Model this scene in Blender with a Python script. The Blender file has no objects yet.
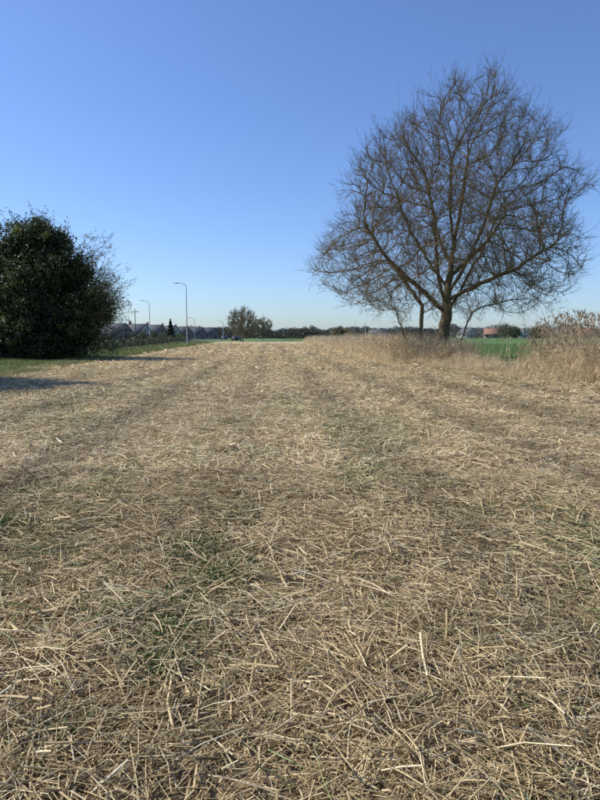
import bpy, math, numpy as np
from mathutils import Vector
rng = np.random.default_rng(7)
scene = bpy.context.scene
scene.view_settings.view_transform = 'Standard'
scene.view_settings.look = 'None'
scene.view_settings.exposure = 0

# ------------------------------------------------------------------ helpers
_T = np.random.default_rng(3).random((256, 256))
def vnoise(x, y, s=0):
    x = np.asarray(x, float) + s*17.3; y = np.asarray(y, float) + s*5.7
    xi = np.floor(x).astype(int); yi = np.floor(y).astype(int)
    fx = x-xi; fy = y-yi
    fx = fx*fx*(3-2*fx); fy = fy*fy*(3-2*fy)
    g = lambda a, b: _T[a & 255, b & 255]
    return (g(xi, yi)*(1-fx)+g(xi+1, yi)*fx)*(1-fy)+(g(xi, yi+1)*(1-fx)+g(xi+1, yi+1)*fx)*fy
def fbm(x, y, s=0, o=3):
    v = 0; a = 1; t = 0
    for i in range(o):
        v = v+a*vnoise(x*2**i, y*2**i, s+i*3); t += a; a *= .5
    return v/t
def sstep(a, b, x):
    t = np.clip((x-a)/(b-a), 0, 1); return t*t*(3-2*t)
def norm(v):
    return v/np.maximum(np.linalg.norm(v, axis=-1, keepdims=True), 1e-9)

def mk_mesh(name, V, F, mat, col=None, smooth=False, parent=None):
    """V (n,3); F list of (m,k) int arrays"""
    V = np.ascontiguousarray(V, dtype=np.float32)
    if not isinstance(F, (list, tuple)): F = [F]
    F = [np.asarray(f, dtype=np.int32) for f in F if len(f)]
    me = bpy.data.meshes.new(name)
    me.vertices.add(len(V)); me.vertices.foreach_set('co', V.ravel())
    li = np.concatenate([f.ravel() for f in F])
    tot = np.concatenate([np.full(len(f), f.shape[1], dtype=np.int32) for f in F])
    st = np.concatenate([[0], np.cumsum(tot)[:-1]]).astype(np.int32)
    me.loops.add(len(li)); me.loops.foreach_set('vertex_index', li)
    me.polygons.add(len(tot)); me.polygons.foreach_set('loop_start', st); me.polygons.foreach_set('loop_total', tot)
    if smooth: me.polygons.foreach_set('use_smooth', np.ones(len(tot), dtype=bool))
    me.update(calc_edges=True)
    if col is not None:
        a = me.attributes.new('col', 'FLOAT_COLOR', 'POINT')
        c = np.ones((len(V), 4), dtype=np.float32); c[:, :3] = col
        a.data.foreach_set('color', c.ravel())
    me.materials.append(mat)
    ob = bpy.data.objects.new(name, me)
    scene.collection.objects.link(ob)
    if parent: ob.parent = parent
    return ob

def ribbons(P, W, side):
    N, n, _ = P.shape
    s = side[:, None, :]*W[:, :, None]*.5
    V = np.stack([P-s, P+s], axis=2).reshape(-1, 3)
    b = (np.arange(N)*n*2)[:, None]+(np.arange(n-1)*2)[None, :]
    F = np.stack([b, b+1, b+3, b+2], axis=-1).reshape(-1, 4)
    return V, F
def tubes(P, R, k):
    N, n, _ = P.shape
    T = np.empty_like(P); T[:, 1:-1] = P[:, 2:]-P[:, :-2]; T[:, 0] = P[:, 1]-P[:, 0]; T[:, -1] = P[:, -1]-P[:, -2]
    T = norm(T)
    m = norm(P[:, -1]-P[:, 0])
    ref = np.where(np.abs(m[:, 2:3]) > .7, np.array([[1., 0, 0]]), np.array([[0., 0, 1]]))
    A = norm(np.cross(T, np.broadcast_to(ref[:, None, :], T.shape))); B = np.cross(T, A)
    ang = np.arange(k)*2*np.pi/k
    V = P[:, :, None, :]+R[:, :, None, None]*(A[:, :, None, :]*np.cos(ang)[None, None, :, None]+B[:, :, None, :]*np.sin(ang)[None, None, :, None])
    V = V.reshape(-1, 3)
    b = (np.arange(N)*n*k)[:, None, None]+(np.arange(n-1)*k)[None, :, None]
    j = np.arange(k)[None, None, :]; j2 = (j+1) % k
    F = np.stack([b+j, b+j2, b+k+j2, b+k+j], axis=-1).reshape(-1, 4)
    return V, F
class Acc:
    def __init__(s): s.V = []; s.F = []; s.C = []; s.n = 0
    def add(s, V, F, C=None):
        s.V.append(V); s.F.append(np.asarray(F)+s.n); s.n += len(V)
        if C is not None: s.C.append(np.broadcast_to(np.asarray(C, float), (len(V), 3)))
    def build(s, name, mat, **k):
        return mk_mesh(name, np.concatenate(s.V), s.F, mat, np.concatenate(s.C) if s.C else None, **k)

def base_mat(name):
    m = bpy.data.materials.new(name); m.use_nodes = True
    nt = m.node_tree; return m, nt, nt.nodes['Principled BSDF']
def attr_mat(name, rough=.6, transl=0., nscale=8, namp=.35, spec=.3):
    m, nt, b = base_mat(name); N = nt.nodes; L = nt.links
    a = N.new('ShaderNodeAttribute'); a.attribute_name = 'col'
    tc = N.new('ShaderNodeTexCoord'); no = N.new('ShaderNodeTexNoise'); no.inputs['Scale'].default_value = nscale
    no.inputs['Detail'].default_value = 3
    L.new(tc.outputs['Object'], no.inputs['Vector'])
    mr = N.new('ShaderNodeMapRange'); mr.inputs['From Min'].default_value = .3; mr.inputs['From Max'].default_value = .7
    mr.inputs['To Min'].default_value = 1-namp; mr.inputs['To Max'].default_value = 1+namp
    L.new(no.outputs['Fac'], mr.inputs['Value'])
    mx = N.new('ShaderNodeVectorMath'); mx.operation = 'SCALE'
    L.new(a.outputs['Color'], mx.inputs[0]); L.new(mr.outputs[0], mx.inputs['Scale'])
    L.new(mx.outputs[0], b.inputs['Base Color'])
    b.inputs['Roughness'].default_value = rough; b.inputs['Specular IOR Level'].default_value = spec
    if transl > 0:
        t = N.new('ShaderNodeBsdfTranslucent'); L.new(mx.outputs[0], t.inputs['Color'])
        ms = N.new('ShaderNodeMixShader'); ms.inputs[0].default_value = transl
        L.new(b.outputs[0], ms.inputs[1]); L.new(t.outputs[0], ms.inputs[2])
        L.new(ms.outputs[0], N['Material Output'].inputs['Surface'])
    return m
def noise_mat(name, c1, c2, scale=5, rough=.8, bump=0., stretch=None):
    m, nt, b = base_mat(name); N = nt.nodes; L = nt.links
    tc = N.new('ShaderNodeTexCoord'); no = N.new('ShaderNodeTexNoise'); no.inputs['Scale'].default_value = scale
    no.inputs['Detail'].default_value = 5
    if stretch:
        mp = N.new('ShaderNodeMapping'); mp.inputs['Scale'].default_value = stretch
        L.new(tc.outputs['Object'], mp.inputs['Vector']); L.new(mp.outputs[0], no.inputs['Vector'])
    else: L.new(tc.outputs['Object'], no.inputs['Vector'])
    r = N.new('ShaderNodeValToRGB'); r.color_ramp.elements[0].position = .3; r.color_ramp.elements[1].position = .7
    r.color_ramp.elements[0].color = (*c1, 1); r.color_ramp.elements[1].color = (*c2, 1)
    L.new(no.outputs['Fac'], r.inputs[0]); L.new(r.outputs[0], b.inputs['Base Color'])
    b.inputs['Roughness'].default_value = rough; b.inputs['Specular IOR Level'].default_value = .3
    if bump:
        bp = N.new('ShaderNodeBump'); bp.inputs['Strength'].default_value = bump; bp.inputs['Distance'].default_value = .05
        L.new(no.outputs['Fac'], bp.inputs['Height']); L.new(bp.outputs[0], b.inputs['Normal'])
    return m

# ------------------------------------------------------------------ camera
cam_d = bpy.data.cameras.new('camera'); cam = bpy.data.objects.new('camera', cam_d)
scene.collection.objects.link(cam); scene.camera = cam
cam_d.sensor_fit = 'VERTICAL'; cam_d.sensor_height = 34.6; cam_d.lens = 26
cam_d.clip_start = .05; cam_d.clip_end = 60000
cam.location = (0, 0, 1.5); cam.rotation_euler = (math.radians(90-6.1), 0, 0)

# ------------------------------------------------------------------ light
sx, sy, se = -1.0, .22, math.radians(46)
az = math.atan2(sx, sy)
to_sun = Vector((math.sin(az)*math.cos(se), math.cos(az)*math.cos(se), math.sin(se)))
sd = bpy.data.lights.new('sun', 'SUN'); so = bpy.data.objects.new('sun', sd); scene.collection.objects.link(so)
sd.energy = 5.0; sd.angle = math.radians(.53); sd.color = (1, .96, .88)
so.rotation_euler = (-to_sun).to_track_quat('-Z', 'Y').to_euler(); so.location = (-30, 10, 40)
w = bpy.data.worlds.new('World'); scene.world = w; w.use_nodes = True
nt = w.node_tree; bg = nt.nodes['Background']
sk = nt.nodes.new('ShaderNodeTexSky'); sk.sky_type = 'NISHITA'; sk.sun_disc = False
sk.sun_elevation = se; sk.sun_rotation = az; sk.air_density = 1.0; sk.dust_density = .6; sk.ozone_density = 2.4; sk.altitude = 0
tint = nt.nodes.new('ShaderNodeMix'); tint.data_type = 'RGBA'; tint.blend_type = 'MULTIPLY'; tint.inputs[0].default_value = 1
tint.inputs[7].default_value = (.82, .98, 1.30, 1)
nt.links.new(sk.outputs[0], tint.inputs[6]); nt.links.new(tint.outputs[2], bg.inputs['Color']); bg.inputs['Strength'].default_value = .13

# ------------------------------------------------------------------ terrain
def ditch_x(y):      # front (camera side) edge of the reed bed
    return np.interp(y, [0, 17.7, 19.2, 23.7, 31, 36, 45, 69, 110, 400], [9.6, 8.9, 8.5, 8.1, 6.9, 5.6, 4.8, 3.6, 1.6, -14])
def verge_x(y):
    return np.interp(y, [-50, 22, 110, 400], [-9.5, -11.2, -17.5, -38])
def uband(x, y): return x+.053*y
def bands(x, y):
    u = uband(x, y)+.25*(vnoise(x*.0+3, y*.25, 9)-.5)
    d = 0
    for k in range(-7, 6):
        c = -.5+2.0*k; d = d+np.exp(-((u-c)/.38)**2)
    n = fbm(u*.8, y*.12, 5)
    return np.clip(d*(.4+sstep(.38, .62, n)*.7)+.15*sstep(.55, .7, fbm(u*.5, y*.25, 12)), 0, 1)
def H(x, y):
    x = np.asarray(x, float); y = np.asarray(y, float)
    m = (1-sstep(60, 110, np.abs(y)))*(1-sstep(0, 2.5, x-ditch_x(y)))*(1-sstep(30, 40, np.abs(x)))
    h = .07*(fbm(x/2.2, y/2.2, 1)-.5)+.07*(fbm(x/.42, y/.42, 2)-.5)
    return h*m-.02*bands(x, y)*m
def axis(fine, step0, g, mx):
    a = [0.]; s = step0
    while a[-1] < mx:
        if a[-1] > fine: s *= g
        a.append(a[-1]+s)
    return np.array(a)
ax = axis(5, .06, 1.035, 4000); X = np.concatenate([-ax[:0:-1], ax])
ay = axis(9, .06, 1.02, 9000); Y = np.concatenate([-axis(0, .1, 1.15, 400)[:0:-1], ay])
gx, gy = np.meshgrid(X, Y); nx = len(X); ny = len(Y)
V = np.stack([gx, gy, H(gx, gy)], -1).reshape(-1, 3)
i = np.arange(nx-1)[None, :]+(np.arange(ny-1)*nx)[:, None]
F = np.stack([i, i+1, i+1+nx, i+nx], -1).reshape(-1, 4)
vx, vy = V[:, 0], V[:, 1]
def ground_col(x, y):
    n = fbm(x*.6, y*.25, 21); n2 = fbm(x*3, y*3, 22)
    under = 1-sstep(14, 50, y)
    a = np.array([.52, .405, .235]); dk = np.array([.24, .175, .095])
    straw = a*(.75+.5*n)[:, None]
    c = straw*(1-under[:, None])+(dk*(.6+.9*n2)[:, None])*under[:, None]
    c = c*(1-.25*bands(x, y)[:, None])
    gp = sstep(.56, .70, fbm(x*.7, y*.3, 31))[:, None]*.35
    c = c*(1-gp)+np.array([.12, .14, .05])*gp
    g = np.array([.085, .12, .035])*(.7+.7*n2)[:, None]
    m = sstep(-.6, .8, verge_x(y)-x+2.2*(fbm(x*.5, y*.3, 30)-.5))
    far = sstep(150, 170, y+20*(n-.5))
    right = sstep(1.0, 2.5, x-ditch_x(y))
    m = np.maximum(m, np.maximum(far, right))
    return c*(1-m[:, None])+g*m[:, None]
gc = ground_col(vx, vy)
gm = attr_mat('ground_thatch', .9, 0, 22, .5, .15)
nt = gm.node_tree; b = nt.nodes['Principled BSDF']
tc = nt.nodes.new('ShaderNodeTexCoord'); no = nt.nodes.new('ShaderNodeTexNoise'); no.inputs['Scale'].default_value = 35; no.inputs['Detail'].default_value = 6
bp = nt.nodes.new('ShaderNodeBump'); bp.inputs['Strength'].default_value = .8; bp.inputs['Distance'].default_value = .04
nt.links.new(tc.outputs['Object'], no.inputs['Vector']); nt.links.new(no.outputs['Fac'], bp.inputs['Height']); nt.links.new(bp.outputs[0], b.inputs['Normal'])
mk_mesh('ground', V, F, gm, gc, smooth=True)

def sheet(name, pts, z, mat):
    return mk_mesh(name, np.array([(x, y, z) for x, y in pts]), np.array([list(range(len(pts)))]), mat)
crop_m = noise_mat('winter_wheat', (.06, .115, .024), (.10, .175, .036), .25, .9, 0, (3, .6, 1))
sheet('crop_field', [(13.5, -40), (200, -40), (260, 430), (-14, 430), (3.5, 150), (8.5, 60), (9.6, 34), (10.6, 29)], .012, crop_m)
sheet('far_meadow', [(-33, 165), (-2, 158), (-20, 430), (-48, 430)], .016, noise_mat('meadow', (.07, .13, .03), (.12, .18, .05), .1, .9))
sheet('road', [(-27, -60), (-21.5, -60), (-39, 400), (-44.5, 400)], .02, noise_mat('asphalt', (.045, .045, .045), (.065, .063, .06), 6, .9))

# ------------------------------------------------------------------ straw
PAL = np.array([[.84, .69, .42], [.74, .585, .32], [.64, .49, .255], [.51, .38, .195], [.36, .26, .135], [.20, .142, .075], [.58, .50, .34]])
PW = np.array([.15, .22, .24, .16, .10, .06, .07])
def straw_zone(y0, y1, dens, wid, lmin, lmax, rise, tube, short=.4, comb=.85):
    xm = .56*y1+1.3
    n = int(dens*(y1-y0)*2*xm)
    x = rng.uniform(-xm, xm, n); y = rng.uniform(y0, y1, n)
    bd = bands(x, y); cl = fbm(x*2.2, y*2.2, 41)
    keep = (np.abs(x) < .56*y+1.3) & (x > verge_x(y)-.8+2*(fbm(x*.5, y*.3, 30)-.5)) & (x < ditch_x(y)+.8)
    keep &= rng.random(n) < (1-.35*bd)*(.5+.8*sstep(.28, .58, cl))
    x = x[keep]; y = y[keep]; bd = bd[keep]; cl = cl[keep]; n = len(x)
    isS = rng.random(n) < short
    Ls = np.where(isS, rng.uniform(.025, .08, n)*max(1, wid/.006), rng.uniform(lmin, lmax, n)*rng.uniform(.4, 1, n))
    th = 2*np.pi*fbm(x*.7, y*.7, 44)*1.3+rng.normal(0, comb, n)
    loose = rng.random(n) < .55; th[loose] = rng.uniform(0, 6.28, loose.sum())
    el = rng.normal(0, .16, n); up = rng.random(n) < .05; el[up] = rng.uniform(.25, 1.0, up.sum())
    D = np.stack([np.cos(th)*np.cos(el), np.sin(th)*np.cos(el), np.sin(el)], -1)
    base = H(x, y)+rise*rng.random(n)**1.3*(.4+1.2*cl)+.004
    C0 = np.stack([x, y, base+np.abs(D[:, 2])*Ls*.4], -1)
    side = norm(np.cross(D, np.array([0, 0, 1.])+rng.normal(0, .35, (n, 3))))
    up3 = np.cross(side, D)
    bend = rng.normal(0, .035, n)*Ls; bz = -rng.random(n)*.05*Ls
    P = np.stack([C0-D*Ls[:, None]*.5, C0+side*bend[:, None]-up3*bz[:, None], C0+D*Ls[:, None]*.5], 1)
    for j in (0, 2):
        P[:, j, 2] = np.maximum(P[:, j, 2], H(P[:, j, 0], P[:, j, 1])+.003)
    W = wid*rng.lognormal(0, .42, n)
    W = np.where(isS, W*.8, W)
    pw = PW/PW.sum()
    ci = rng.choice(len(PAL), n, p=pw)
    ci = np.where(isS & (rng.random(n) < .35), 4, ci)
    tone = (.86+.30*fbm(x*.9, y*.2, 50))*(.86+.28*fbm(x*3.1, y*3.1, 55))
    col = PAL[ci]*rng.uniform(.85, 1.15, (n, 1))*(1-.30*bd)[:, None]*tone[:, None]
    gsp = sstep(.55, .7, fbm(x*.8, y*.35, 31)); gr = rng.random(n) < .02+.2*gsp
    col[gr] = col[gr]*np.array([.42, .60, .42])
    if tube:
        Vv, Ff = tubes(P, np.stack([W*.5]*3, 1), 3); rep = 9
    else:
        Vv, Ff = ribbons(P, np.stack([W, W, W*.8], 1), side); rep = 6
    return Vv, Ff, np.repeat(col, rep, 0)
A = Acc()
A.add(*straw_zone(.9, 3.2, 3700, .0040, .07, .36, .045, True, .45))
A.add(*straw_zone(3.2, 6.5, 2500, .0047, .08, .34, .045, True, .45))
A.add(*straw_zone(6.5, 13, 1500, .0064, .09, .28, .045, False, .45))
A.add(*straw_zone(13, 26, 600, .0100, .10, .30, .05, False, .35))
A.add(*straw_zone(26, 50, 150, .020, .15, .4, .06, False, .1))
A.add(*straw_zone(50, 110, 30, .04, .3, .7, .07, False, 0))
A.build('mown_straw', attr_mat('straw', .5, .12, 60, .15, .35))

# ------------------------------------------------------------------ blades of grass / reeds
def blades(x, y, h, wid, lean, col, tipcol=None, n=4, z=None):
    N = len(x); th = rng.uniform(0, 2*np.pi, N); d = np.stack([np.cos(th), np.sin(th), 0*th], -1)
    t = np.linspace(0, 1, n)[None, :, None]
    z0 = H(x, y) if z is None else z
    P = np.stack([x, y, z0], -1)[:, None, :]+np.array([0, 0, 1.])*h[:, None, None]*(t-.35*lean[:, None, None]*t**2)+d[:, None, :]*(h*lean)[:, None, None]*t**2
    W = wid[:, None]*np.linspace(1, .25, n)[None, :]
    s = norm(np.cross(d, [0, 0, 1.])+rng.normal(0, .4, (N, 3))*np.array([1, 1, .2]))
    V, F = ribbons(P, W, s)
    c = np.repeat(col, 2*n, 0)
    return V, F, c, P
A = Acc()
def verge(n, y0, y1, hh, ww):
    y = y0+(y1-y0)*rng.random(n); x = verge_x(y)-rng.random(n)**1.2*np.minimum(12, 9+0*y)+.5
    cl = fbm(x*.6, y*.4, 60); k = (rng.random(n) < sstep(.3, .55, cl)); x = x[k]; y = y[k]; cl = cl[k]; m = len(x)
    h = hh*rng.uniform(.4, 1.2, m)*(.5+cl)
    g = np.array([.13, .19, .045]); s = np.array([.42, .35, .19])
    f = (rng.random(m) < .25)[:, None]
    c = np.where(f, s, g*rng.uniform(.6, 1.4, (m, 1)))
    V, F, C, _ = blades(x, y, h, np.full(m, ww), rng.uniform(.1, .8, m), c); A.add(V, F, C)
verge(70000, 16, 45, .2, .012); verge(60000, 45, 120, .45, .03)
A.build('grass_verge', attr_mat('verge_grass', .6, .3, 2, .3))
A = Acc()
n = 120000; y = 18+90*rng.random(n)**1.3; x = ditch_x(y)+2.5+rng.random(n)*(12+y*.5)
x = np.round((x+.053*y)/.25)*.25-.053*y+rng.normal(0, .03, n)
g = np.array([.085, .175, .035])*rng.uniform(.65, 1.35, (n, 1))
V, F, C, _ = blades(x, y, rng.uniform(.08, .22, n), np.full(n, .02), rng.uniform(.1, .7, n), g, n=3, z=np.full(n, .0)); A.add(V, F, C)
A.build('wheat_plants', attr_mat('wheat_blades', .55, .3, 1, .25))

# reed bed
A = Acc()
def reeds(n, y0, y1, wband, hmin, hmax, ww, off=0., pl=.25, clump=.42, lean=.22):
    y = rng.uniform(y0, y1, n); x = ditch_x(y)+off+rng.random(n)*wband
    cl = fbm(x*.9, y*.55, 70); k = rng.random(n) < sstep(clump-.14, clump+.1, cl); x = x[k]; y = y[k]; cl = cl[k]; m = len(x)
    edge = sstep(0, .8, x-ditch_x(y)-off)
    h = rng.uniform(hmin, hmax, m)*(.55+.45*edge)*(.62+.75*cl)
    c0 = np.array([.74, .60, .37])*rng.uniform(.6, 1.2, (m, 1)); c0[rng.random(m) < .2] *= .55
    V, F, C, P = blades(x, y, h, np.full(m, ww), np.abs(rng.normal(0, lean, m)), c0, n=5, z=np.full(m, -.02)); A.add(V, F, C)
    for rep in range(2):
        t = rng.uniform(.25, .85, m); q = P[np.arange(m), np.clip((t*4).astype(int), 0, 3)]
        th = rng.uniform(0, 6.28, m); L = rng.uniform(.2, .5, m)*np.minimum(1, h)
        d = np.stack([np.cos(th), np.sin(th), 0*th], -1)
        tt = np.linspace(0, 1, 4)[None, :, None]
        Q = q[:, None, :]+d[:, None, :]*L[:, None, None]*tt*.7+np.array([0, 0, 1.])*L[:, None, None]*(.7*tt-1.2*tt**2)
        Vv, Ff = ribbons(Q, ww*1.4*np.array([1, 1.2, .8, .1])[None, :]*np.ones((m, 1)), norm(np.cross(d, [0, 0, 1.])+rng.normal(0, .3, (m, 3))))
        A.add(Vv, Ff, np.repeat(c0*.95, 8, 0))
    s = rng.random(m) < pl; top = P[s, -1]; dr = norm(P[s, -1]-P[s, -2]+rng.normal(0, .1, (s.sum(), 3))); k2 = len(top)
    for rep in range(3):
        dd = norm(dr+rng.normal(0, .22, (k2, 3))); L = rng.uniform(.12, .28, k2)
        Q = top[:, None, :]+dd[:, None, :]*L[:, None, None]*np.linspace(0, 1, 4)[None, :, None]-np.array([0, 0, .05])*np.linspace(0, 1, 4)[None, :, None]**2
        Vv, Ff = ribbons(Q, .028*np.array([.3, 1, .8, .1])[None, :]*np.ones((k2, 1)), norm(np.cross(dd, rng.normal(0, 1, (k2, 3)))))
        A.add(Vv, Ff, np.repeat(np.array([.34, .26, .17])*rng.uniform(.7, 1.3, (k2, 1)), 8, 0))
reeds(6500, 15, 24.0, 2.0, .7, 1.4, .009, 0, .0, .33, .33)
reeds(2200, 15, 23.6, 1.9, 1.4, 2.1, .009, .1, .65, .36)
reeds(3600, 24.0, 31, 1.7, .35, .85, .010, 0, .0, .40, .4)
reeds(160, 23, 31, 2.0, 1.0, 1.7, .010, .3, .3, .45)
reeds(5000, 30.5, 36.5, 2.3, .7, 1.5, .013, 0, .08, .36, .3)
reeds(7500, 36, 44, 3.6, .9, 1.75, .013, 0, .10, .35, .26)
reeds(9000, 43, 70, 4.2, 1.0, 1.8, .02, 0, .1, .34)
reeds(5000, 70, 130, 4, 1.0, 1.7, .035, 0, .05, .34)
reeds(9000, 15, 45, 1.5, .15, .5, .010, -1.0, 0, .45, .5)
A.build('reed_bed', attr_mat('reed', .6, .35, 3, .2))

# ------------------------------------------------------------------ bare trees
def colonize(att, nodes, parents, step, infl, kill, iters, mom=.8, trop=(0, 0, .16)):
    nodes = [np.array(p, float) for p in nodes]; parents = list(parents)
    dirs = [norm(nodes[i]-nodes[p]) if p >= 0 else np.array([0, 0, 1.]) for i, p in enumerate(parents)]
    P = np.array(nodes); d2 = ((att[:, None]-P[None])**2).sum(-1)
    near = d2.argmin(1); nd = np.sqrt(d2.min(1)); trop = np.array(trop)
    nkid = [0]*len(nodes)
    for it in range(iters):
        ok = nd < infl
        if not ok.any(): break
        ids = np.unique(near[ok]); NP = np.array(nodes)
        v = norm(att[ok]-NP[near[ok]]); acc = np.zeros((len(nodes), 3)); np.add.at(acc, near[ok], v)
        base = len(nodes); add = []
        for q in ids:
            g = norm(norm(acc[q])+mom*dirs[q]+trop+rng.normal(0, .09, 3))
            p = nodes[q]+g*step
            if nkid[q] >= 3 or ((NP-p)**2).sum(-1).min() < (.55*step)**2:
                att_q = near == q; nd[att_q & (rng.random(len(nd)) < .5)] = 0
                continue
            nodes.append(p); parents.append(q); dirs.append(g); nkid.append(0); nkid[q] += 1; add.append(p)
        if add:
            add = np.array(add)
            d = np.sqrt(((att[:, None]-add[None])**2).sum(-1)); mi = d.argmin(1); mv = d.min(1)
            up = mv < nd; near[up] = base+mi[up]; nd[up] = mv[up]
        kp = nd > kill; att = att[kp]; near = near[kp]; nd = nd[kp]
        if len(att) == 0: break
    return np.array(nodes), np.array(parents)

def bare_tree(name, loc, att, seeds, seedpar, step, infl, kill, mat, r0, ex, colT, colt, twl, tw_n, sub_n, rt, iters=160, rmax=.05, flare=1., boost=1.):
    N, par = colonize(att, seeds, seedpar, step, infl, kill, iters)
    n = len(N); ch = [[] for _ in range(n)]
    for i_, p in enumerate(par):
        if p >= 0: ch[p].append(i_)
    R = np.zeros(n)
    acc = np.zeros(n)
    order = np.arange(n)[::-1]
    for i_ in order:
        s = acc[i_] if ch[i_] else r0**ex
        R[i_] = s**(1/ex)
        if par[i_] >= 0: acc[par[i_]] += s
    R = R*(1+(boost-1)*np.clip((R-.08)/.2, 0, 1))
    fl = np.clip(1-N[:, 2]/.9, 0, 1); R = R*(1+flare*.5*fl**2*(R > .1))
    A = Acc(); groups = {}
    starts = [i_ for i_ in range(n) if par[i_] < 0]
    stack = [(s, -1) for s in starts]
    while stack:
        s, p = stack.pop(); chain = [p] if p >= 0 else []
        q = s
        while True:
            chain.append(q)
            c = ch[q]
            if not c: break
            b = max(c, key=lambda z: R[z])
            for z in c:
                if z != b: stack.append((z, q))
            q = b
        if len(chain) < 2: continue
        rr = R[chain].copy()
        if p >= 0: rr[0] = rr[1]*1.15
        PP = N[chain].copy()
        k = 10 if rr.max() > .15 else (6 if rr.max() > .05 else 4)
        groups.setdefault((len(chain), k), []).append((PP, rr))
    for (l, k), lst in groups.items():
        P = np.array([a for a, _ in lst]); r = np.array([b for _, b in lst])
        V, F = tubes(P, r, k)
        c = np.where((np.repeat(r.reshape(-1), k) > .06)[:, None], colT, colT*.5+colt*.5)
        A.add(V, F, c)
    thin = np.where((R < rmax) & (par >= 0))[0]
    tip = np.array([1 if not ch[i_] else 0 for i_ in thin])
    src = np.repeat(thin, np.where(tip == 1, tw_n+2, tw_n)); m = len(src)
    D = norm(N[src]-N[par[src]])
    d = norm(D*.85+rng.normal(0, .5, (m, 3))+np.array([0, 0, .2])); L = twl*rng.uniform(.4, 1.25, m)
    t = np.linspace(0, 1, 4)
    def grow(p0, d, L, r, up=.14):
        m = len(p0)
        w = rng.normal(0, .09, (m, 3))
        P = p0[:, None]+d[:, None]*L[:, None, None]*t[None, :, None]+(w[:, None]+np.array([0, 0, up]))*L[:, None, None]*(t**2)[None, :, None]
        V, F = tubes(P, r*np.linspace(1, .5, 4)[None, :]*np.ones((m, 1)), 3)
        A.add(V, F, np.repeat(colt*rng.uniform(.6, 1.4, (m, 1)), 12, 0)); return P
    P1 = grow(N[src]-D*rng.random((m, 1))*step, d, L, rt)
    m2 = m*sub_n; ii = np.repeat(np.arange(m), sub_n); tt = rng.choice([1, 2], m2)
    d2 = norm(norm(P1[ii, tt+1]-P1[ii, tt])+rng.normal(0, .45, (m2, 3)))
    f = rng.random((m2, 1)); p2 = P1[ii, tt]*(1-f)+P1[ii, tt+1]*f
    P2 = grow(p2, d2, L[ii]*rng.uniform(.3, .65, m2), rt*.75)
    ob = A.build(name, mat, smooth=True); ob.location = loc
    print(name, 'nodes', n, 'twigs', m, m2, 'Rmax', R.max())
    return ob

bark = attr_mat('bark', .85, 0, 9, .4, .15)
nt = bark.node_tree; b = nt.nodes['Principled BSDF']
tc = nt.nodes.new('ShaderNodeTexCoord'); mp = nt.nodes.new('ShaderNodeMapping'); mp.inputs['Scale'].default_value = (14, 14, 2.5)
no = nt.nodes.new('ShaderNodeTexNoise'); no.inputs['Scale'].default_value = 1.5; no.inputs['Detail'].default_value = 5
bp = nt.nodes.new('ShaderNodeBump'); bp.inputs['Strength'].default_value = .9; bp.inputs['Distance'].default_value = .05
nt.links.new(tc.outputs['Object'], mp.inputs[0]); nt.links.new(mp.outputs[0], no.inputs['Vector']); nt.links.new(no.outputs['Fac'], bp.inputs['Height']); nt.links.new(bp.outputs[0], b.inputs['Normal'])

zz = [2.3, 3.0, 4.2, 6.3, 9.3, 12.3, 14.5, 15.7, 16.6]; rr_ = [3.2, 5.4, 6.8, 7.35, 6.5, 4.9, 3.1, 1.9, .4]; cc_ = [0, 0, 0.1, .15, .35, .6, 1.1, 1.4, 1.6]
n = 28000
z = rng.uniform(2.3, 16.6, n); r = np.interp(z, zz, rr_); x = rng.uniform(-8.6, 8.6, n); y = rng.uniform(-8.6, 8.6, n)
q = np.hypot(x, y)/r
th = np.arctan2(y, x)
lump = 1+.10*np.sin(3*th+z*.9)+.08*np.sin(5*th-z*1.7+1)+.05*np.sin(9*th+z*2.3)
k = (q < lump) & (rng.random(n) < (.25+.75*np.clip(q, 0, 1)**1.5)) & ~((z < 5.0) & (q < .45))
k &= rng.random(n) < np.interp(z, [2.3, 3.8, 5.2], [.25, .7, 1])
att = np.stack([x+np.interp(z, zz, cc_), y, z], -1)[k][:8000]
def poly(points, step):
    out = [np.array(points[0], float)]
    for a, b in zip(points[:-1], points[1:]):
        a = np.array(a, float); b = np.array(b, float); s = max(1, int(round(np.linalg.norm(b-a)/step)))
        for i_ in range(1, s+1): out.append(a+(b-a)*i_/s)
    return out
seeds = []; sp = []
def addchain(pts, parent=None, step=.35):
    ch = np.array(poly(pts, step))
    if len(ch) > 4:
        for _ in range(3): ch[1:-1] = .5*ch[1:-1]+.25*(ch[2:]+ch[:-2])
    ids = []
    for i_, p in enumerate(ch):
        if i_ == 0 and parent is not None: ids.append(parent); continue
        j = p+(rng.normal(0, .03, 3) if i_ > 1 else 0)
        seeds.append(j); sp.append(-1 if (i_ == 0) else ids[-1]); ids.append(len(seeds)-1)
    return ids
m1 = addchain([(0, 0, -.2), (.02, 0, 1.4), (.1, 0, 2.8), (.22, .1, 4.6), (.5, .2, 6.6), (.85, .1, 9), (1.2, .1, 12)])
m2 = addchain([(-1.1, .7, -.2), (-1.25, .7, 1.4), (-1.2, .7, 3.0), (-1.45, .6, 5.0), (-1.6, .6, 7.0)])
def near(ids, z): return min(ids, key=lambda q: abs(seeds[q][2]-z))
def limb(ids, z, pts):
    p = near(ids, z); return addchain([tuple(seeds[p])]+pts, parent=p)
limb(m1, 3.8, [(1.0, -.4, 5.4), (1.9, -.8, 7.6), (2.5, -1.2, 10)])
limb(m1, 3.3, [(-.5, -.5, 4.8), (-.8, -1.0, 7.0), (-1.4, -1.4, 10)])
limb(m1, 4.9, [(1.7, .9, 6.2), (3.1, 1.6, 7.4), (4.2, 2.2, 9.2)])
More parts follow.
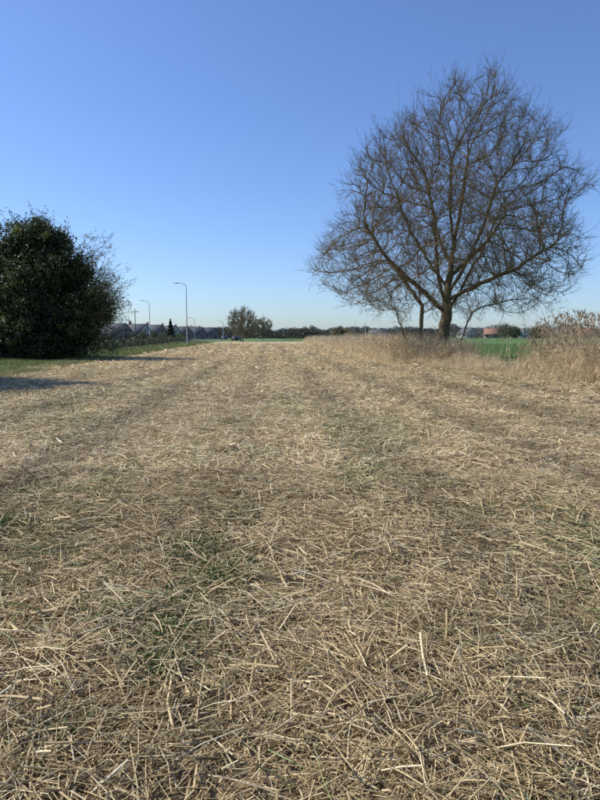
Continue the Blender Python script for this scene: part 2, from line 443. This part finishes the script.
limb(m1, 2.9, [(.8, -.1, 3.9), (1.6, .3, 5.4), (2.6, .8, 7.0), (3.5, 1.0, 9.2)])
limb(m1, 2.7, [(-1.0, -.6, 3.7), (-2.6, -1.2, 4.9), (-4.0, -1.6, 6.2), (-5.0, -1.8, 7.8)])
limb(m1, 4.4, [(-.9, .2, 5.8), (-2.0, .4, 7.6), (-2.9, .5, 9.8)])
limb(m2, 3.4, [(-2.2, 1.4, 4.9), (-3.2, 2.2, 6.4), (-4.2, 2.8, 8.0)])
limb(m1, 5.6, [(-.1, 1.2, 7.2), (-.4, 2.2, 9.6)])
limb(m1, 3.6, [(1.6, -1.6, 4.4), (3.3, -2.8, 5.2), (4.7, -3.4, 6.2)])
limb(m1, 6.8, [(0, -.6, 8.6), (-.1, -1.0, 11.5)])
addchain([(-2.0, .9, -.1), (-2.2, .9, 1.5), (-2.7, 1.0, 3)])
addchain([(.75, -.4, -.1), (.95, -.4, 1.3), (1.5, -.5, 2.8)])
bare_tree('bare_tree', (8.55, 36, 0), att, seeds, sp, .33, 3.2, .50, bark, .0135, 2.28,
          np.array([.15, .12, .07]), np.array([.19, .145, .075]), .85, 3, 3, .0075, 180, .045, 1., 1.15)

def small_tree(name, loc, h, wd, seed, col, twl=.8, dens=500, rt=.02):
    n = dens; u = rng.normal(0, 1, (n, 3)); u = norm(u)*rng.random((n, 1))**.45
    at = np.stack([u[:, 0]*wd/2, u[:, 1]*wd/2, h*.55+u[:, 2]*h*.45], -1); at = at[at[:, 2] > h*.12]
    s = poly([(0, 0, -.2), (.1, 0, h*.2), (-.1, .1, h*.38)], .4)
    return bare_tree(name, loc, at, s, [-1]+list(range(len(s)-1)), .4, 4, .7, bark, .02, 2.3, col, col, twl, 3, 3, rt, 80, .12, .5)
hz = np.array([.19, .18, .12])  # bark and twig colour of the far trees, aerial haze mixed in
small_tree('bare_tree', (-13.8, 145, 0), 7.9, 7.4, 1, hz, .9, 900, .04)
small_tree('bare_tree', (-10.8, 175, 0), 6.6, 6.0, 2, hz*1.1, .9, 450, .045)
small_tree('bare_tree', (85, 250, 0), 6.0, 7, 3, hz*1.1, 1.1, 450, .05)

# ------------------------------------------------------------------ evergreen bushes
def leaves(c, size, col):
    n = len(c); nrm = norm(rng.normal(0, 1, (n, 3))+np.array([0, 0, .5])); a = norm(np.cross(nrm, rng.normal(0, 1, (n, 3)))); b = np.cross(nrm, a)
    s = size[:, None] if np.ndim(size) else size
    V = np.stack([c-a*s, c-b*s*.55, c+a*s, c+b*s*.55], 1).reshape(-1, 3)
    F = np.arange(n*4).reshape(-1, 4); return V, F, np.repeat(col, 4, 0)
leafm = attr_mat('evergreen_leaf', .5, .25, 1.2, .45, .4)
def bush(name, loc, lobes, nclump, per, lsize, sig, base=(.035, .055, .018), twigs=True, core=14000, extra=0):
    A = Acc(); lob = np.array(lobes, float)
    if extra:
        li = rng.choice(len(lob), extra); u = norm(rng.normal(0, 1, (extra, 3))+np.array([0, 0, .3])); rr = rng.uniform(.35, .95, extra)
        sub = np.concatenate([lob[li, :3]+u*(lob[li, 3]*.98)[:, None], rr[:, None]], 1); sub = sub[sub[:, 2] > .4]; lob = np.concatenate([lob, sub])
    wgt = lob[:, 3]**2; li = rng.choice(len(lob), nclump, p=wgt/wgt.sum())
    u = norm(rng.normal(0, 1, (nclump, 3))); rad = rng.uniform(.66, 1.08, nclump)
    C = lob[li, :3]+u*(lob[li, 3]*rad)[:, None]; C = C[C[:, 2] > .15]; m = len(C)
    br = rng.uniform(.5, 1.6, m)
    cs = np.repeat(rng.uniform(.4, 1.4, m), per)[:, None]
    c = np.repeat(C, per, 0)+rng.normal(0, sig, (m*per, 3))*np.array([1, 1, .8])*cs; c[:, 2] = np.abs(c[:, 2])+.03
    col = np.array(base)*np.repeat(br, per)[:, None]*rng.uniform(.6, 1.4, (m*per, 1))
    yl = np.repeat(rng.random(m) < .2, per); col[yl] *= np.array([2.0, 1.6, 1.1])
    A.add(*leaves(c, lsize*rng.uniform(.6, 1.3, len(c)), col))
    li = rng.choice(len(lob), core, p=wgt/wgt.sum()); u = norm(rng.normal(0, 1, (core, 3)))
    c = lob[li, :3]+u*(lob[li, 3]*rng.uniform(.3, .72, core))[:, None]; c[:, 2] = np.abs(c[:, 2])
    A.add(*leaves(c, lsize*1.7*np.ones(core), np.tile(np.array(base)*.6, (core, 1))))  # darker inner leaf fill, added to block light through the bush
    if twigs:
        k = rng.choice(m, min(m, 750), replace=False); ctr = np.array([0, 0, 3.]); d = norm(norm(C[k]-ctr)+rng.normal(0, .35, (len(k), 3))+np.array([0, 0, .45]))
        L = rng.uniform(.3, 1.5, len(k)); P = C[k][:, None]+d[:, None]*L[:, None, None]*np.linspace(0, 1, 4)[None, :, None]
        V, F = tubes(P, .012*np.ones((len(k), 1))*np.linspace(1, .5, 4)[None], 3); A.add(V, F, np.array([.13, .10, .06]))
        q = np.repeat(P[:, 1:].reshape(-1, 3), 5, 0)+rng.normal(0, .09, (len(k)*15, 3))
        A.add(*leaves(q, lsize*.75*np.ones(len(q)), np.array(base)*1.6*rng.uniform(.7, 1.3, (len(q), 1))))
        st = lob[:, :3]; P = np.stack([np.array([st[:, 0]*.3, st[:, 1]*.3, 0*st[:, 2]-.1]).T, st*.5, st], 1)
        V, F = tubes(P, np.array([[.16, .11, .05]])*np.ones((len(st), 1)), 6); A.add(V, F, np.array([.10, .08, .055]))
    ob = A.build(name, leafm); ob.location = loc; return ob
L1 = [(0, 0, 3.8, 2.8), (.3, 0, 6.9, 1.4), (1.4, -.5, 5.9, 1.3), (-1.2, .4, 6.2, 1.5), (-2.8, -.5, 5.0, 2.1), (-4.2, 0, 4.0, 2.4), (2.5, -.6, 4.3, 1.4), (2.8, .2, 2.9, 1.4),
      (1.8, -1.2, 1.6, 1.5), (2.4, 0, .9, 1.0), (-2.6, -1.6, 1.6, 1.9), (-4.5, 0, 1.3, 1.8), (0, -2.0, 2.2, 2.0), (.5, 2, 4, 2.2), (3.6, 0, 3.4, .7), (2.4, .4, 5.6, .6), (-.3, 0, 7.7, .8), (1.0, 0, 7.2, .8), (-1.8, 0, 7.1, 1.0), (-3.2, 0, 6.4, 1.1)]
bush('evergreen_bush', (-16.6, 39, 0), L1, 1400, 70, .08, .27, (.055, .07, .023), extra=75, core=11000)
A = Acc(); n = 240
p0 = np.array([2.9, 0, 3.1])+rng.normal(0, .5, (n, 3))*np.array([.8, 1.2, 2.8]); p0[:, 2] = np.abs(p0[:, 2]); d = norm(np.array([.75, 0, .6])+rng.normal(0, .4, (n, 3))); L = rng.uniform(.8, 2.7, n)
P = p0[:, None]+d[:, None]*L[:, None, None]*np.linspace(0, 1, 5)[None, :, None]
V, F = tubes(P, .018*np.ones((n, 1))*np.linspace(1, .4, 5)[None], 3); A.add(V, F, np.array([.20, .16, .09]))
n2 = n*5; ii = rng.integers(0, n, n2); tt = rng.integers(1, 5, n2); d2 = norm(d[ii]+rng.normal(0, .55, (n2, 3))); L2_ = rng.uniform(.25, .8, n2)
P2 = P[ii, tt][:, None]+d2[:, None]*L2_[:, None, None]*np.linspace(0, 1, 3)[None, :, None]
V, F = tubes(P2, .009*np.ones((n2, 3)), 3); A.add(V, F, np.array([.22, .18, .10]))
q = np.repeat(P2[:, 1:].reshape(-1, 3), 3, 0)+rng.normal(0, .07, (n2*6, 3)); A.add(*leaves(q, .045*np.ones(len(q)), np.array([.14, .17, .055])*rng.uniform(.6, 1.4, (len(q), 1))))
ob = A.build('young_elder_shrub', leafm); ob.location = (-16.4, 39, 0)
L2 = [(0, 0, 3.0, 2.5), (-.3, 0, 4.8, 1.8), (-1.5, .3, 4.2, 2.3), (.7, .4, 2.2, 1.7), (0, -.8, 1.5, 1.8)]
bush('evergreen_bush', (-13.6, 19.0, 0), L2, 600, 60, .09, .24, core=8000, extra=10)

def hedge(name, p0, p1, h, wd, n, size, base, wob=.5):
    t = rng.random(n); p0 = np.array(p0, float); p1 = np.array(p1, float)
    L = np.linalg.norm(p1-p0)
    hh = h*(1-wob+2*wob*fbm(t*L/(h*1.6), t*0+2, int(p0[0]) % 50))
    c = p0[None]+(p1-p0)[None]*t[:, None]; a = rng.uniform(0, np.pi, n); r = rng.uniform(.6, 1, n)
    nn = norm(np.array([-(p1-p0)[1], (p1-p0)[0], 0]))
    c = c+nn*(np.cos(a)*r*wd/2)[:, None]; c[:, 2] += np.sin(a)*r*hh+rng.normal(0, size*.3, n)
    c[:, 2] = np.maximum(c[:, 2], size*.3)
    col = np.array(base)*rng.uniform(.6, 1.4, (n, 1))*(.7+.6*vnoise(t*L/h, t*0, 3))[:, None]
    V, F, C = leaves(c, size*rng.uniform(.6, 1.3, n), col)
    return mk_mesh(name, V, F, leafm, C)
hedge('bramble_hedge', (-16.8, 50, 0), (-28.5, 150, 0), 1.25, 1.5, 32000, .09, (.07, .085, .033), .6)
hedge('garden_hedge', (-44, 158, 0), (-38, 205, 0), 2.3, 2.5, 12000, .16, (.08, .09, .05), .8)
A = Acc()
for i_ in range(20):
    yy = 52+i_*3.2; xx = verge_x(yy)-1.6
    P = np.array([[[xx, yy, -.1], [xx+.02, yy, .6], [xx+rng.normal(0, .03), yy, 1.15]]]); V, F = tubes(P, np.array([[.06, .055, .05]]), 7); A.add(V, F)
ys = np.linspace(52, 52+19*3.2, 60)
for zz_ in (.45, .75, 1.05):
    P = np.stack([verge_x(ys)-1.6, ys, 0*ys+zz_], -1)[None]; V, F = tubes(P, np.full((1, 60), .005), 3); A.add(V, F)
A.build('post_and_wire_fence', noise_mat('fence_wood', (.13, .105, .08), (.22, .19, .15), 8, .85))

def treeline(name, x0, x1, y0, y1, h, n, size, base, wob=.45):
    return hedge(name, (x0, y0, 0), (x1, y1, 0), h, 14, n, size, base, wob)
treeline('distant_treeline', -60, 16, 330, 330, 5.2, 22000, .34, (.105, .10, .075), .65)  # aerial haze put into the treeline base colours: paler, bluer with distance
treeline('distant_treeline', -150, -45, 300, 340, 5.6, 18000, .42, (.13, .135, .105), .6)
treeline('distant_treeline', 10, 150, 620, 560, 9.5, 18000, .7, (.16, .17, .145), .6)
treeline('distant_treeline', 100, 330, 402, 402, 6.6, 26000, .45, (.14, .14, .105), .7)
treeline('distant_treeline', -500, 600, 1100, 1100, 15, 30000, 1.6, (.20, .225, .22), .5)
bush('round_shrub', (11.4, 170, 0), [(0, 0, 1.9, 2.0), (-1.2, 0, 1.5, 1.6), (1.4, 0, 1.6, 1.7)], 160, 60, .16, .4, (.14, .13, .07), False, 3000)
bush('round_tree', (95, 270, 0), [(0, 0, 3.2, 2.2), (-1.6, 0, 2.8, 1.6), (1.6, 0, 2.6, 1.8)], 200, 60, .22, .5, (.12, .16, .07), False, 3000)
bush('round_tree', (118, 300, 0), [(0, 0, 3.4, 2.4), (-1.6, 0, 2.4, 1.6), (2.2, 0, 2.2, 1.8)], 200, 60, .22, .6, (.09, .11, .06), False, 3000)
A = Acc(); n = 9000; t = rng.random(n)**.8; a = rng.uniform(0, 6.28, n); r = (1-t)*1.35*rng.random(n)**.4*(1+.25*np.sin(t*40))
c = np.stack([np.cos(a)*r, np.sin(a)*r, .5+t*5.2], -1); A.add(*leaves(c, .16*np.ones(n), np.array([.045, .07, .04])*rng.uniform(.6, 1.4, (n, 1))))
V, F = tubes(np.array([[[0, 0, 0], [0, 0, 3.], [0, 0, 5.4]]]), np.array([[.15, .1, .03]]), 6); A.add(V, F, np.array([.1, .08, .05]))
ob = A.build('conifer_tree', leafm); ob.location = (-32.5, 152, 0)

# ------------------------------------------------------------------ weeds in the straw
A = Acc()
for (wx, wy, s, k) in [(-.72, 4.15, .24, 850), (-.50, 3.6, .24, 700), (-.66, 2.95, .18, 420), (-.62, 2.62, .15, 330), (-2.3, 4.6, .22, 450), (-.65, 3.3, .14, 180), (-.55, 4.9, .25, 350), (-2.6, 5.6, .3, 250),
                       (1.1, 6.2, .5, 260), (1.5, 5.0, .3, 140), (-.5, 7.5, .5, 500), (-1.2, 10, .7, 600), (-3.6, 8.5, .7, 600), (-5, 13, 1.2, 1000), (-4.2, 10.5, 1, 600), (-7, 16, 1.5, 1200), (-.9, 2.1, .12, 60), (.9, 2.3, .12, 40)]:
    x = wx+rng.normal(0, s*.5, k); y = wy+rng.normal(0, s*.6, k)
    c = np.stack([x, y, H(x, y)+rng.uniform(.01, .065, k)], -1)
    A.add(*leaves(c, rng.uniform(.006, .017, k), np.array([.08, .125, .03])*rng.uniform(.5, 1.5, (k, 1))))
    k2 = k//2; x = wx+rng.normal(0, s*.5, k2); y = wy+rng.normal(0, s*.6, k2)
    V, F, C, _ = blades(x, y, rng.uniform(.04, .12, k2), np.full(k2, .004), rng.uniform(.2, .9, k2), np.array([.11, .17, .04])*rng.uniform(.6, 1.3, (k2, 1))); A.add(V, F, C)
A.build('green_weeds', attr_mat('weed_leaf', .5, .25, 30, .3))

# ------------------------------------------------------------------ buildings, lamps, cars
def bm_box(x0, x1, y0, y1, z0, z1):
    V = np.array([(x, y, z) for z in (z0, z1) for x, y in ((x0, y0), (x1, y0), (x1, y1), (x0, y1))], float)
    F = np.array([[3, 2, 1, 0], [4, 5, 6, 7], [0, 1, 5, 4], [1, 2, 6, 5], [2, 3, 7, 6], [3, 0, 4, 7]]); return V, F
M = {}
def cm(name, c, rough=.8, v=.15):
    if name not in M: M[name] = noise_mat(name, tuple(np.array(c)*(1-v)), tuple(np.array(c)*(1+v)), 2, rough)
    return M[name]
glass = cm('window_glass', (.05, .06, .07), .15); white = cm('white_paint', (.75, .75, .72), .5, .05)
def house(name, loc, rot, w, d, wh, rh, wall, roof):
    e = bpy.data.objects.new(name, None); scene.collection.objects.link(e); e.location = loc; e.rotation_euler = (0, 0, rot)
    V = np.array([(-w/2, -d/2, 0), (w/2, -d/2, 0), (w/2, -d/2, wh), (0, -d/2, wh+rh), (-w/2, -d/2, wh), (-w/2, d/2, 0), (w/2, d/2, 0), (w/2, d/2, wh), (0, d/2, wh+rh), (-w/2, d/2, wh)], float)
    mk_mesh('walls', V, [np.array([[0, 1, 2, 3, 4], [9, 8, 7, 6, 5]]), np.array([[1, 6, 7, 2], [5, 0, 4, 9]])], wall, parent=e)
    o = .35; k = rh/(w/2); A = Acc()
    for s in (-1, 1):
        T = np.array([(0, wh+rh+.12), (s*(w/2+o), wh-o*k+.12), (s*(w/2+o), wh-o*k-.02+.04), (0, wh+rh+.03)])
        V = np.array([(px, yy, pz) for yy in (-d/2-.25, d/2+.25) for px, pz in T])
        A.add(V, np.array([[0, 1, 5, 4], [1, 2, 6, 5], [2, 3, 7, 6], [0, 3, 2, 1], [4, 5, 6, 7]]))
    A.build('roof', roof, parent=e)
    A = Acc(); G = Acc()
    for zc in ((1.5,) if wh < 4 else (1.5, 4.2)):
        for xx in (-w*.25, w*.25):
            G.add(*bm_box(xx-.6, xx+.6, -d/2-.03, -d/2+.02, zc-.6, zc+.6)); A.add(*bm_box(xx-.7, xx+.7, -d/2-.06, -d/2-.035, zc-.72, zc-.62)); A.add(*bm_box(xx-.03, xx+.03, -d/2-.06, -d/2-.035, zc-.6, zc+.6))
        for yy in (-d*.28, d*.28):
            for s in (-1, 1):
                x0 = s*(w/2); G.add(*bm_box(min(x0-.02, x0+.03*s), max(x0+.02, x0+.03*s), yy-.7, yy+.7, zc-.6, zc+.6))
    G.add(*bm_box(-.45, .45, -d/2-.03, -d/2+.02, wh+rh*.3-.45, wh+rh*.3+.45))
    G.build('windows', glass, parent=e); A.build('window_frames', white, parent=e)
    mk_mesh('door', *bm_box(-.45, .45, -d/2-.05, -d/2+.02, 0, 2.1), cm('door_paint', (.1, .06, .05)), parent=e)
    mk_mesh('chimney', *bm_box(-.3, .3, d*.2, d*.2+.7, wh+rh-.3, wh+rh+1.0), cm('chimney_brick', (.25, .15, .11)), parent=e)
    return e
rg = cm('slate_roof', (.095, .10, .11)); ro = cm('clay_roof', (.28, .15, .10)); wl = cm('render_wall', (.44, .43, .40)); bw = cm('brick_wall', (.23, .185, .16))
for i_, (x, y, wl_) in enumerate([(-57.5, 188, bw), (-54.5, 200, wl), (-52.5, 215, bw), (-51.5, 234, wl), (-50.5, 254, bw)]):
    house('gabled_house', (x, y, 0), math.radians(66), 7.0, 8.5, 2.3, 3.0, wl_, rg)
house('brick_house', (-50, 280, 0), 1.3, 8, 11, 2.4, 3.0, bw, rg)
house('brick_house', (-48, 304, 0), 1.2, 8, 12, 2.4, 3.2, bw, rg)
house('brick_house', (122, 385, 0), 1.2, 8, 9, 2.6, 3.5, bw, ro)
house('brick_house', (108, 392, 0), .4, 8, 10, 2.5, 3.4, wl, rg)
house('brick_house', (141, 388, 0), .3, 8, 10, 2.6, 3.6, wl, rg)
house('brick_house', (156, 385, 0), 1.1, 8, 9, 2.6, 3.4, bw, ro)
house('brick_house', (168, 388, 0), .5, 8, 9, 2.6, 3.4, bw, rg)
house('brick_house', (181, 385, 0), 1.0, 8, 10, 2.8, 3.6, bw, ro)
house('farm_barn', (62, 480, 0), 1.2, 10, 13, 3.6, 2.6, wl, rg)

galv = cm('galvanised_steel', (.42, .43, .44), .45, .08)
def lamp(loc, h, arm, yaw=0):
    A = Acc(); pts = [(0, 0, 0), (0, 0, 1.2), (0, 0, h*.6), (0, 0, h-.5), (arm*.12, 0, h-.12), (arm*.45, 0, h+.06), (arm, 0, h+.12)]
    V, F = tubes(np.array([pts], float), np.array([[.09, .09, .065, .05, .045, .04, .035]]), 10); A.add(V, F)
    s = np.sign(arm)
    a, c = sorted((arm-.1*s, arm+.65*s)); V, F = bm_box(a, c, -.15, .15, h+.06, h+.18); V[4:, 1] *= .5; A.add(V, F)
    V, F = bm_box(-.14, .14, -.14, .14, 0, .35); A.add(V, F)
    ob = A.build('street_lamp', galv, smooth=False); ob.location = loc; ob.rotation_euler = (0, 0, yaw)
lamp((-17.0, 91, 0), 9.2, -1.2); lamp((-33.0, 133, 0), 9.0, -1.3, .2); lamp((-27.5, 158, 0), 6.0, -1.2); lamp((-25.5, 200, 0), 6.5, -1.3); lamp((-31, 245, 0), 7, -1.3)
A = Acc(); V, F = tubes(np.array([[[0, 0, 0], [0, 0, 4.], [0, 0, 8.4]]], float), np.array([[.15, .12, .09]]), 8); A.add(V, F)
A.add(*bm_box(-.9, .9, -.06, .06, 7.7, 7.85))
for xx in (-.8, 0, .8): A.add(*bm_box(xx-.05, xx+.05, -.05, .05, 7.85 if xx else 8.4, 8.05 if xx else 8.6))
for xx in (-.8, .8):
    t = np.linspace(0, 1, 12); P = np.stack([xx-40*t, 30*t, 8.0-1.2*4*t*(1-t)-.2*t], -1)[None]; V, F = tubes(P, np.full((1, 12), .012), 3); A.add(V, F)
ob = A.build('utility_pole', cm('weathered_wood', (.16, .12, .09))); ob.location = (-43.5, 160, 0)
for (x, y, h) in [(41, 380, 10), (55, 600, 17)]:
    V, F = tubes(np.array([[[0, 0, 0], [0, 0, h*.5], [0, 0, h]]], float), np.array([[.3, .22, .12]]), 8); ob = mk_mesh('radio_mast', V, F, galv); ob.location = (x, y, 0)

def car(loc, yaw, col):
    e = bpy.data.objects.new('parked_car', None); scene.collection.objects.link(e); e.location = loc; e.rotation_euler = (0, 0, yaw)
    prof = [(-2.1, .35), (-2.15, .7), (-2.0, .95), (-1.55, 1.02), (-1.05, 1.42), (.2, 1.46), (.95, 1.05), (1.8, .9), (2.1, .68), (2.1, .35)]
    k = len(prof); V = []
    for yy, ins in ((-.85, 0), (.85, 0)):
        for x, z in prof: V.append((x, yy*(1 if z < 1.1 else .8), z))
    F = [np.array([[j, (j+1) % k, (j+1) % k+k, j+k] for j in range(k)]), np.array([list(range(k))[::-1], list(range(k, 2*k))])]
    mk_mesh('body', np.array(V), F, cm('car_paint_%d' % int(col[0]*100), col, .3, .03), parent=e)
    W = Acc()
    for s in (-1, 1):
        W.add(np.array([(-1.35, s*.83, 1.06), (.75, s*.83, 1.08), (.15, s*.73, 1.38), (-1.0, s*.73, 1.36)]), np.array([[0, 1, 2, 3]]))
    W.build('windows', glass, parent=e)
    T = Acc()
    for x in (-1.3, 1.3):
        for s in (-1, 1):
            V, F = tubes(np.array([[[x, s*.68, .32], [x, s*.9, .32]]], float), np.array([[.32, .32]]), 16); T.add(V, F)
            a = np.arange(16)*np.pi/8; T.add(np.stack([x+.32*np.cos(a), 0*a+s*.9, .32+.32*np.sin(a)], -1), np.array([list(range(16))]).reshape(1, 16))
    mk = np.concatenate(T.V)
    q = [f for f in T.F if f.shape[1] == 4]; r = [f for f in T.F if f.shape[1] == 16]
    mk_mesh('wheels', mk, q+r, cm('tyre_rubber', (.03, .03, .03)), parent=e)
car((-18.4, 175, 0), math.radians(75), (.05, .045, .05)); car((-27, 215, 0), math.radians(93), (.04, .05, .07))

# contrail
m, nt, b = base_mat('contrail_vapour'); b.inputs['Base Color'].default_value = (.9, .9, .9, 1); b.inputs['Roughness'].default_value = 1; b.inputs['Alpha'].default_value = .45
P = np.array([[[2960, 19000, 7700], [3000, 19000, 7100], [2900, 19000, 6400], [2850, 19000, 5600]]], float)
V, F = ribbons(P, np.array([[2, 30, 40, 5.]]), np.array([[1., 0, 0]])); mk_mesh('contrail', V, F, m)
